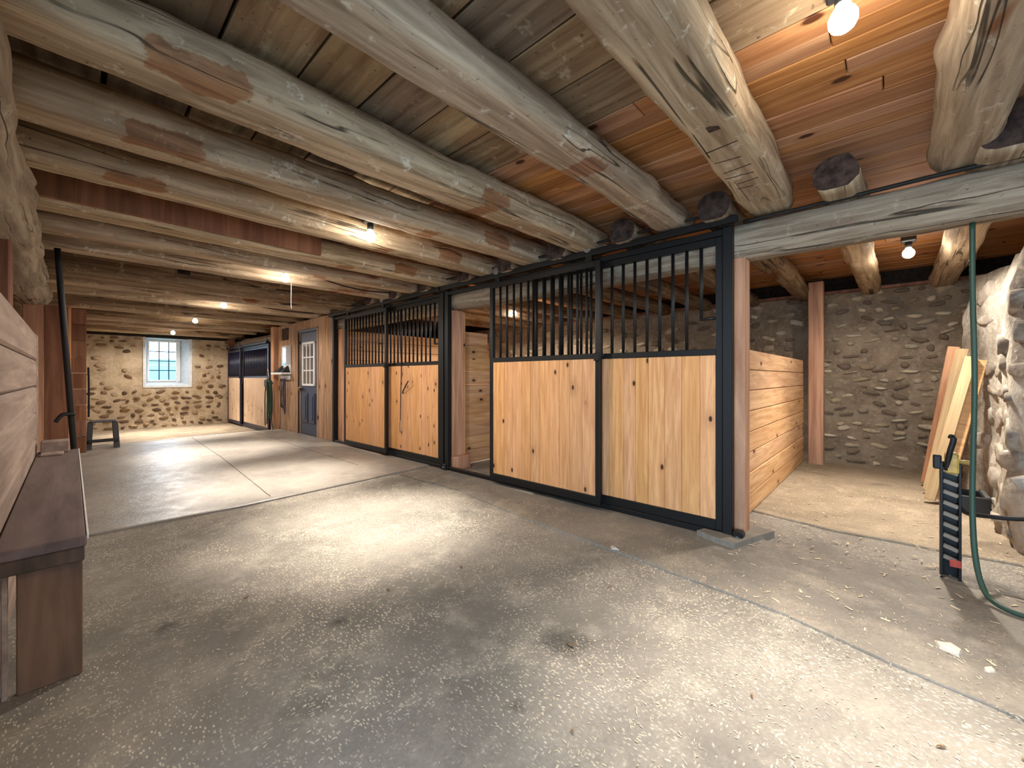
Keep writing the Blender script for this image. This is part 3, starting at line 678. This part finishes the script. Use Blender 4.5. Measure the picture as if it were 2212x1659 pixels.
# ------------------------------------------------------------------ things hanging on the plank wall
cab = empty('wall_mirror_shelf', (XS-.06, 9.55, 1.2)); tag(cab, 'white framed mirror shelf with black brackets on the plank wall', 'mirror')
c0, c1 = 9.2, 9.72
box('frame', (XS-.035, c0, 1.24), (XS-.021, c1, 1.82), m_white, cab); box('mirror_glass', (XS-.041, c0+.05, 1.42), (XS-.036, c1-.10, 1.78), m_mirror, cab, 0)
box('side_cheek', (XS-.12, c0, 1.42), (XS-.036, c0+.02, 1.82), m_white, cab)
box('shelf', (XS-.22, c0-.04, 1.21), (XS-.03, c1+.1, 1.25), m_white, cab)
for a, b in ((c0, (c0+c1)/2-.02), ((c0+c1)/2+.02, c1+.08)):
    mdl = (a+b)/2; vv = [(XS-.19, a, 1.252), (XS-.19, b, 1.252), (XS-.05, mdl, 1.40), (XS-.04, a, 1.252), (XS-.04, b, 1.252), (XS-.045, mdl, 1.41)]
    if a == c0: pass
    me = mesh('bracket', [Vector(v)-Vector((XS-.1, mdl, 1.3)) for v in vv], [(0, 1, 2), (5, 4, 3), (0, 3, 4, 1), (1, 4, 5, 2), (2, 5, 3, 0)], m_plastic); link('bracket', me, (XS-.1, mdl, 1.3), cab)
box('hook_strip', (XS-.06, c0, 1.1), (XS-.03, c1, 1.19), m_white, cab)
pt = box('notice_board', (XS-.035, 9.35, 1.95), (XS-.021, 9.72, 2.2), m_plug, None); tag(pt, 'dark cracked board patch on the plank wall above the mirror shelf', 'board')
def hoops(name, lab, cat, y, z, x, m, n, drop, r, spread, seed):
    e = empty(name, (x, y, z)); tag(e, lab, cat); rn = random.Random(seed)
    for k in range(n):
        s = spread*rn.uniform(.5, 1); dd = drop*rn.uniform(.82, 1.0); oy = rn.uniform(-.03, .03); ox = -.015*k-rn.uniform(0, .02)
        tube('loop', [(x+ox, y+oy, z+.02), (x+ox-.01, y+oy+s*.8, z-.05), (x+ox, y+oy+s, z-dd*.5), (x+ox, y+oy+s*.55, z-dd*.93), (x+ox, y+oy, z-dd), (x+ox, y+oy-s*.55, z-dd*.93), (x+ox, y+oy-s, z-dd*.5), (x+ox-.01, y+oy-s*.8, z-.05), (x+ox, y+oy, z+.02)], r, m, e, 7, 5)
    return e
e = hoops('garden_hose_coil', 'coiled green hose hanging on the reddish post by the mirror shelf', 'hose', 9.92, 1.06, XS-.17, m_hose, 4, .88, .011, .12, 1)
box('hook', (XS-.2, 9.96, 1.0), (XS-.13, 10.0, 1.05), m_galv, e)
tube('tail', [(XS-.2, 9.88, .5), (XS-.19, 9.84, .15), (XS-.18, 9.82, .05), (XS-.22, 9.69, .035)], .013, m_hose, e)
e = hoops('lead_rope', 'black lead rope looped on a hook under the white mirror shelf', 'rope', 9.6, 1.1, XS-.06, m_rope, 2, .62, .007, .06, 2)
e = hoops('halter', 'purple grey halter hanging under the white mirror shelf', 'halter', 9.42, 1.1, XS-.06, m_purple, 2, .8, .008, .07, 3)
e = empty('bridle', (XS-.16, 10.32, 1.1)); tag(e, 'black bridle straps and bit hanging left of the green hose', 'bridle')
tube('strap', [(XS-.15, 10.3, 1.12), (XS-.16, 10.4, .8), (XS-.17, 10.38, .3), (XS-.17, 10.36, .06)], .011, m_rope, e)
tube('strap', [(XS-.15, 10.2, 1.12), (XS-.16, 10.25, .8), (XS-.17, 10.24, .3), (XS-.17, 10.24, .1)], .011, m_rope, e)
box('pad', (XS-.2, 10.16, .92), (XS-.13, 10.36, 1.1), m_plastic, e, .02)
tube('ring', [(XS-.15, 10.24, 1.34), (XS-.15, 10.2, 1.25), (XS-.15, 10.17, 1.12), (XS-.15, 10.31, 1.12), (XS-.15, 10.28, 1.25), (XS-.15, 10.24, 1.34)], .008, m_galv, e)

# rope and hook on the second stall front
e = empty('hanging_rope', (XS-.04, 5.02, .5)); tag(e, 'thin black rope dangling down the second stall front', 'rope')
tube('cord', [(XS-.035, 5.0, 2.1), (XS-.035, 5.0, 1.6), (XS-.03, 4.985, 1.3), (XS-.035, 4.99, .9), (XS-.035, 5.0, .55)], .006, m_rope, e, 6)
tube('chain_end', [(XS-.035, 5.0, .55), (XS-.04, 5.01, .48), (XS-.04, 5.0, .38)], .008, m_galv, e, 6)
o = tube('blanket_hook', [(XS-.02, 4.97, .93), (XS-.05, 4.9, .97), (XS-.09, 4.72, 1.1)], .008, m_rope); tag(o, 'short black rod hook sticking out of the second stall front', 'hook')

# ------------------------------------------------------------------ left side: half wall, bench, posts
hw = empty('plank_half_wall', (-.21, 3.2, 0)); tag(hw, 'grey washed plank half wall along the left side behind the bench', 'partition', None, 'thing')
for k in range(7): box('plank', (-.235, 1.2, .02+.212*k), (-.19, 5.05, .225+.212*k), m_whitey, hw, .012)
box('end_batten', (-.24, 5.06, 0), (-.186, 5.18, 1.5), m_whitey, hw, .01)
post('reddish brown timber post rising behind the grey half wall', (-.43, 3.95, 0), (-.255, 4.15, 2.08), m_redpost)
post('narrow brown timber post at the left picture edge behind the half wall', (-.46, 3.3, 0), (-.27, 3.48, 2.08), m_post)
pa = empty('board_pier', (-.14, 6.95, 0)); tag(pa, 'wide grey brown board face beyond the bench under the pale header end', 'post')
for k, (a, b) in enumerate(((-.36, -.21), (-.205, -.02))): box('plank', (a, 6.9, 0), (b, 6.96, 1.96), m_redpost if k else m_post, pa, .005)
pb = empty('board_pier', (.06, 8.9, 0)); tag(pb, 'reddish pier of short stacked boards before the far stone wall', 'post')
box('edge_board', (-.03, 8.84, .0), (.0, 8.9, 2.2), m_pine, pb)
for k in range(9): box('plank', (.0, 8.86, .02+.24*k), (.155, 8.95, .25+.24*k), m_redpost, pb, .006)
wl = empty('wall_left', (-.62, 7, 0)); tag(wl, 'dim board wall on the left side', 'wall', kind='structure')
for k in range(10): box('plank', (-.66, 1.2, -.2+.272*k), (-.62, 14.3, .068+.272*k), m_redpost, wl, .006)
box('leak_stop_sheet', (-.70, 1.2, -.2), (-.665, 14.3, 2.54), m_dark, wl, 0)  # hidden sheet added to stop daylight leaking between the planks
bn = empty('bench', (-.07, 3.7, 0)); tag(bn, 'long low worn wooden bench against the left half wall', 'bench')
box('seat', (-.185, 2.25, .505), (.04, 5.05, .545), m_bench, bn, .005)
box('front_board', (-.18, 2.26, .45), (.035, 2.295, .504), m_benchx, bn, .004)
box('end_panel', (-.135, 2.30, .0), (.03, 2.335, .503), m_benchx, bn, .004); box('end_panel', (-.135, 5.0, .0), (.03, 5.035, .503), m_benchx, bn, .004)
box('rear_leg', (-.17, 2.3, 0), (-.155, 2.34, .503), m_whitey, bn, .003); box('edge_strip', (.04, 2.26, .53), (.046, 5.05, .547), m_white, bn, .001)
o = box('board_offcut', (-.165, 4.88, .545), (-.01, 5.04, .64), m_whitey, None, .006); tag(o, 'pale wood block on the far end of the bench', 'board')
o = box('board_offcut', (-.16, 4.72, .546), (-.04, 4.82, .565), m_whitey, None, .004); tag(o, 'thin flat board piece lying in front of the block on the bench', 'board')
br = empty('steel_bar', (.04, 5.2, .02)); tag(br, 'black steel bar standing up beyond the bench end', 'bar')
tube('shaft', [(.045, 5.22, .0), (-.0175, 5.19, 1.12), (-.08, 5.16, 2.24)], .021, m_black, br, 10)
tube('hook', [(.02, 5.19, .83), (-.05, 5.17, .83), (-.09, 5.16, .77)], .016, m_black, br)
box('foot', (.0, 5.19, .0), (.09, 5.26, .02), m_black, br)
wh = tube('riding_whip', [(.175, 8.9, 1.3), (.18, 8.88, 1.0), (.178, 8.87, .55)], .012, m_rope); tag(wh, 'dark riding whip hung on the reddish board pier', 'whip')
# step stool
stl = empty('step_stool', (.36, 9.25, .02)); tag(stl, 'black and grey plastic step stool on the slab near the far wall', 'stool')
box('top_tread', (.20, 9.2, .43), (.50, 9.42, .46), m_grey_plastic, stl, .012)
for a, b in ((.155, 9.1), (.475, 9.1)):
    lg = link('leg', mesh('leg', [(0, 0, 0), (.06, 0, 0), (.06, .1, 0), (0, .1, 0), (.02 if a < .3 else -.02, .08, .41), (.08 if a < .3 else .04, .08, .41), (.08 if a < .3 else .04, .16, .41), (.02 if a < .3 else -.02, .16, .41)], [(3, 2, 1, 0), (4, 5, 6, 7), (0, 1, 5, 4), (1, 2, 6, 5), (2, 3, 7, 6), (3, 0, 4, 7)], m_plastic), (a, b, .02), stl)
    link('leg', lg.data, (a, b+.2, .02), stl)
box('lower_tread', (.17, 9.06, .13), (.52, 9.2, .17), m_plastic, stl, .01); box('side_plate', (.12, 9.1, .1), (.155, 9.4, .3), m_plastic, stl, .01)

# ------------------------------------------------------------------ right side: hydrant, hoses, lumber
hy = empty('water_hydrant', (3.42, -.26, 0)); tag(hy, 'black steel water hydrant post with rungs and a yellow head', 'hydrant')
for dy in (-.036, .036): box('channel_side', (3.395, -.26+dy-.006, 0), (3.46, -.26+dy+.006, .66), m_black, hy, .002)
box('back_plate', (3.455, -.3, 0), (3.462, -.22, .66), m_black, hy, .002)
for k in range(9):
    q = box('rung', (3.40, -.294, .1+.062*k), (3.425, -.226, .125+.062*k), m_slot, hy, .004); q.rotation_euler = (.35, 0, 0)
box('red_band', (3.39, -.300, .075), (3.396, -.255, .115), m_red, hy, .001)
box('head', (3.385, -.292, .6), (3.46, -.238, .72), m_yellow, hy, .01); tube('lever', [(3.4, -.245, .62), (3.39, -.255, .72), (3.39, -.27, .80), (3.4, -.255, .815)], .014, m_black, hy)
box('side_bracket', (3.4, -.225, .62), (3.44, -.19, .70), m_black, hy, .006); rod('spout', (3.42, -.32, .67), .07, .013, m_yellow, hy, 'y')
o = tube('green_hose', [(3.33, -.335, 1.99), (3.32, -.335, 1.6), (3.3, -.34, 1.15), (3.3, -.335, .75), (3.28, -.33, .45), (3.22, -.335, .2), (3.14, -.36, .06), (3.06, -.42, .03), (3.02, -.52, .03), (2.9, -.7, .03), (2.9, -1.0, .03)], .0125, m_hose)
tag(o, 'green hose hanging from the grey header and trailing onto the floor', 'hose')
o = tube('black_pipe', [(3.44, -.29, .42), (3.5, -.33, .37), (3.6, -.42, .345), (3.6, -.55, .36), (3.55, -.7, .42), (3.5, -.9, .5)], .013, m_cable)
tag(o, 'black water pipe curving from the hydrant to the right', 'pipe')
def lean(lab, a, b, wd_, th, m, yaw):
    a, b = Vector(a), Vector(b); d = (b-a); L = d.length; z = d.normalized(); x = Vector((math.cos(yaw), math.sin(yaw), 0)); y = z.cross(x).normalized(); x = y.cross(z)
    o = link('leaning_board', boxmesh((wd_, th, L), m, .005), (a+b)/2); o.rotation_euler = Matrix((x, y, z)).transposed().to_euler(); return tag(o, lab, 'board', 'lumber leaning on the pier')
lean('front pale board of the leaning lumber, its bright edge towards the aisle', (5.24, -.27, .05), (5.42, -.54, 1.33), .075, .05, m_lumber, PI/2-.1)
lean('tan board tucked behind the front leaning board, next to the pier', (5.28, -.35, .05), (5.46, -.60, 1.30), .085, .04, m_pinex, PI/2-.1)
lean('middle board of the leaning lumber by the stone pier', (5.64, -.285, .05), (5.78, -.52, 1.42), .085, .05, m_lumber, PI/2-.1)
lean('rear brown board of the leaning lumber by the brown stone wall', (6.02, -.29, .05), (6.1, -.49, 1.46), .09, .05, m_post, PI/2-.1)
tb = empty('black_tub', (5.27, -.5, 0)); tag(tb, 'low black plastic tub on the floor by the stone pier', 'tub')
for a, b in (((5.12, -.62, .02), (5.15, -.38, .15)), ((5.40, -.62, .02), (5.43, -.38, .15)), ((5.15, -.62, .02), (5.40, -.58, .15)), ((5.15, -.40, .02), (5.40, -.38, .15))): box('side', a, b, m_plastic, tb, .004)
box('bottom', (5.12, -.62, .017), (5.43, -.38, .03), m_plastic, tb, .002); box('rim', (5.105, -.615, .145), (5.445, -.585, .165), m_grey_plastic, tb, .004); box('rim', (5.105, -.395, .145), (5.445, -.365, .165), m_grey_plastic, tb, .004)

# ------------------------------------------------------------------ lamps
def bulbmesh():
    prof = [(0, -.062), (.018, -.06), (.034, -.048), (.042, -.03), (.042, -.012), (.034, .006), (.022, .022), (.016, .034)]; vs, fs, S = [], [], 14
    for r, z in prof:
        for k in range(S): vs.append((r*math.cos(2*PI*k/S), r*math.sin(2*PI*k/S), z))
    for i in range(len(prof)-1):
        for k in range(S): fs.append((i*S+k, i*S+(k+1) % S, (i+1)*S+(k+1) % S, (i+1)*S+k))
    return mesh('bulb', vs, fs, m_bulb, True)
BM = bulbmesh()
def lamp(lab, x, y, z, tilt=(0, 0), k=1.0, cone=62, g=1.0, box_=True):
    e = empty('light_bulb', (x, y, z)); tag(e, lab, 'lamp', 'bulbs under the ceiling')
    b = link('bulb', BM, (x, y, z), e, (tilt[0], tilt[1], 0)); rod('socket', (x, y, z+.055), .05, .024, m_plastic, e)
    if box_: box('junction_box', (x-.05, y-.05, z+.08), (x+.05, y+.05, ZC+.004), m_plastic, e, .008)
    l = bpy.data.lights.new('flood', 'SPOT'); l.energy = SPOT_W*k; l.color = WARM; l.spot_size = math.radians(cone); l.spot_blend = 1.0; l.shadow_soft_size = .05
    lo = bpy.data.objects.new('flood', l); C.objects.link(lo); lo.parent = e; lo.location = (0, 0, -.085); lo.rotation_euler = (tilt[0], tilt[1], 0)
    wl_ = bpy.data.lights.new('wide', 'SPOT'); wl_.energy = WIDE_W*g; wl_.color = WARM; wl_.spot_size = math.radians(172); wl_.spot_blend = .35; wl_.shadow_soft_size = .05
    wo = bpy.data.objects.new('wide', wl_); C.objects.link(wo); wo.parent = e; wo.location = (0, 0, -.09)
    p = bpy.data.lights.new('glow', 'POINT'); p.energy = GLOW_W*min(g, 1.0); p.color = WARM; p.shadow_soft_size = .05
    po = bpy.data.objects.new('glow', p); C.objects.link(po); po.parent = e; po.location = (0, 0, -.09)
    return e
LZ = 2.33
lamp('nearest bare bulb, glowing on the orange ceiling at the top right', 1.80, .115, 2.40, k=.8, g=.6)
lamp('near aisle bulb shining on the whitewashed log joists', 1.60, 3.0, 2.28)
e = lamp('aisle bulb with a thin white pull chain hanging below it', 1.63, 4.97, 2.28)
tube('pull_chain', [(1.70, 4.99, 2.22), (1.70, 5.0, 2.0), (1.705, 5.0, 1.93)], .002, m_galv, e, 5)
lamp('third aisle bulb in the row, over the smooth slab', 1.6, 7.55, 2.28)
lamp('fourth aisle bulb, last but one before the far window', 1.66, 10.05, 2.28)
lamp('last aisle bulb, right above the far window', 1.66, 12.65, 2.24, g=1.8, cone=90)
lamp('bulb inside the stall seen through the black bars', 5.3, 4.85, 2.3, k=1.4, g=4.0)
lamp('angled flood lamp on the alcove ceiling with its cable', 5.05, -.13, 2.27, (0, .25), .45, 100, 1.1)
lamp('unseen fill bulb added behind the viewer', 1.7, -2.5, 2.36)  # out of view, added as fill light from behind
o = tube('lamp_cable', [(5.05, -.13, 2.44), (5.0, -.25, 2.46), (4.7, -.36, 2.47), (4.2, -.4, 2.44), (3.6, -.42, 2.3)], .008, m_cable); tag(o, 'black cable from the alcove flood lamp to the joist', 'cable')
o = tube('lamp_cable', [(1.68, 4.97, 2.46), (2.1, 5.08, 2.35), (2.6, 5.10, 2.3), (3.1, 5.06, 2.33)], .008, m_cable); tag(o, 'black cable drooping from the pull-chain bulb towards the stalls', 'cable')
o = tube('lamp_cable', [(1.66, 7.58, 2.46), (2.1, 7.75, 2.35), (2.6, 7.8, 2.32), (3.05, 7.8, 2.33)], .008, m_cable); tag(o, 'black cable from the third aisle bulb to the plank wall', 'cable')
o = tube('lamp_cable', [(-.2, 3.0, 2.45), (.4, 2.98, 2.40), (1.0, 3.0, 2.42), (1.66, 3.0, 2.46)], .009, m_cable); tag(o, 'black cable along the joists to the near aisle bulb', 'cable')

# ------------------------------------------------------------------ shell behind the viewer (door opening in the left wall where the photographer stands)
o = box('wall_front', (.3, -3.6, 0), (7.2, -3.5, 2.55), m_hewn, None, 0); tag(o, 'unseen wall behind the viewer, cut short to let daylight in', 'wall', kind='structure')  # out of view; the opening at its left end is sized for daylight
o = box('wall_left_near', (-.66, -3.6, 0), (-.6, -1.3, 2.55), m_hewn, None, 0); tag(o, 'wall beside the entrance behind the viewer', 'wall', kind='structure')
o = box('wall_left_daylight_stop', (-.66, -1.3, 2.02), (-.6, 1.2, 2.55), m_hewn, None, 0); tag(o, 'unseen lintel added beside the viewer to keep daylight off the joists', 'wall', kind='structure')  # out of view, added so the doorway daylight misses the joists
o = box('wall_right_near', (6.3, -2.3, 0), (7.1, -2.2, 2.55), m_hewn, None, 0); tag(o, 'wall behind the stone pier', 'wall', kind='structure')

# ------------------------------------------------------------------ litter on the floor
def chips(name, lab, n, seed, area, size, m, mask, zf):
    rn = random.Random(seed); vs, fs = [], []
    while len(fs) < n:
        x, y = rn.uniform(area[0], area[1]), rn.uniform(area[2], area[3])
        if rn.random() > mask(x, y): continue
        a = rn.uniform(0, PI); L = rn.uniform(*size); w_ = L*rn.uniform(.12, .4); ca, sa = math.cos(a), math.sin(a); z = zf(x, y)+rn.uniform(.001, .004); b = len(vs); tl = rn.uniform(-.25, .25)*w_
        for (u, v, h) in ((-L/2, -w_/2, 0), (L/2, -w_/2*.6, .002), (L/2, w_/2*.6, .002+tl), (-L/2, w_/2, tl)): vs.append((x+u*ca-v*sa, y+u*sa+v*ca, max(z+h, zf(x, y)+.0006)))
        fs.append((b, b+1, b+2, b+3))
    o = link(name, mesh(name, vs, fs, m), (0, 0, 0)); return tag(o, lab, 'litter', kind='stuff')
zf = lambda x, y: .02 if y > 4.22 and x < 3.2 else (.016 if x > 3.86 and y < .86 else (.012 if x > 2.1 and y < 4.3 else 0))
chips('wood_shavings', 'pale wood shavings scattered over the aisle floor', 9000, 5, (.2, 2.9, -.9, 4.2), (.004, .013), m_straw, lambda x, y: max(.03, min(1, x/1.6)*(.5+1.6*noise.noise((x*1.1, y*1.1, 3)))), zf)
chips('straw_bits', 'bits of straw along the alcove and stall edge', 420, 6, (2.4, 5.5, -.9, .8), (.012, .04), m_straw, lambda x, y: .6, zf)
for (x, y, r, lab) in ((2.49, -.19, .06, 'pale flat concrete flake on the floor in front of the hydrant'), (2.45, 1.34, .04, 'pale crumb of concrete on the ridge in front of the near stall'), (2.42, -.29, .03, 'small pale flake next to the bigger one in front of the hydrant')):
    n = 8; q = random.Random(int(x*997)); rr = [r*q.uniform(.6, 1.1) for _ in range(n)]
    vs = [(rr[k]*f*math.cos(2*PI*k/n), rr[k]*f*.6*math.sin(2*PI*k/n), h) for f, h in ((1, 0), (.9, r*.18), (.5, r*.26)) for k in range(n)]
    fs = [(L*n+k, L*n+(k+1) % n, (L+1)*n+(k+1) % n, (L+1)*n+k) for L in (0, 1) for k in range(n)]+[tuple(2*n+k for k in range(n))]
    o = link('concrete_flake', mesh('concrete_flake', vs, fs, m_nose), (x, y, zf(x, y)), None, (0, 0, q.uniform(0, 3))); tag(o, lab, 'debris')
rn = random.Random(61)
for k, (x, y) in enumerate(((1.16, 1.98), (.62, 2.46), (2.16, .12), (1.93, -.3), (1.45, 1.0), (1.66, .36), (2.0, 1.12), (1.1, .75), (1.83, -.12), (1.6, 1.9))):
    L = rn.uniform(.012, .028); a = rn.uniform(0, PI); n = 7
    vs = [(0, 0, .008)]+[(L*math.cos(2*PI*i/n)*rn.uniform(.7, 1), L*.35*math.sin(2*PI*i/n)*rn.uniform(.6, 1), .002+.006*abs(math.sin(i*1.7))) for i in range(n)]
    o = link('dry_leaf', mesh('dry_leaf', vs, [(0, i+1, (i+1) % n+1) for i in range(n)], m_leaf), (x, y, zf(x, y)+.001), None, (0, 0, a)); tag(o, 'small brown leaf scrap lying on the aisle floor', 'leaf', 'leaf scraps on the floor')
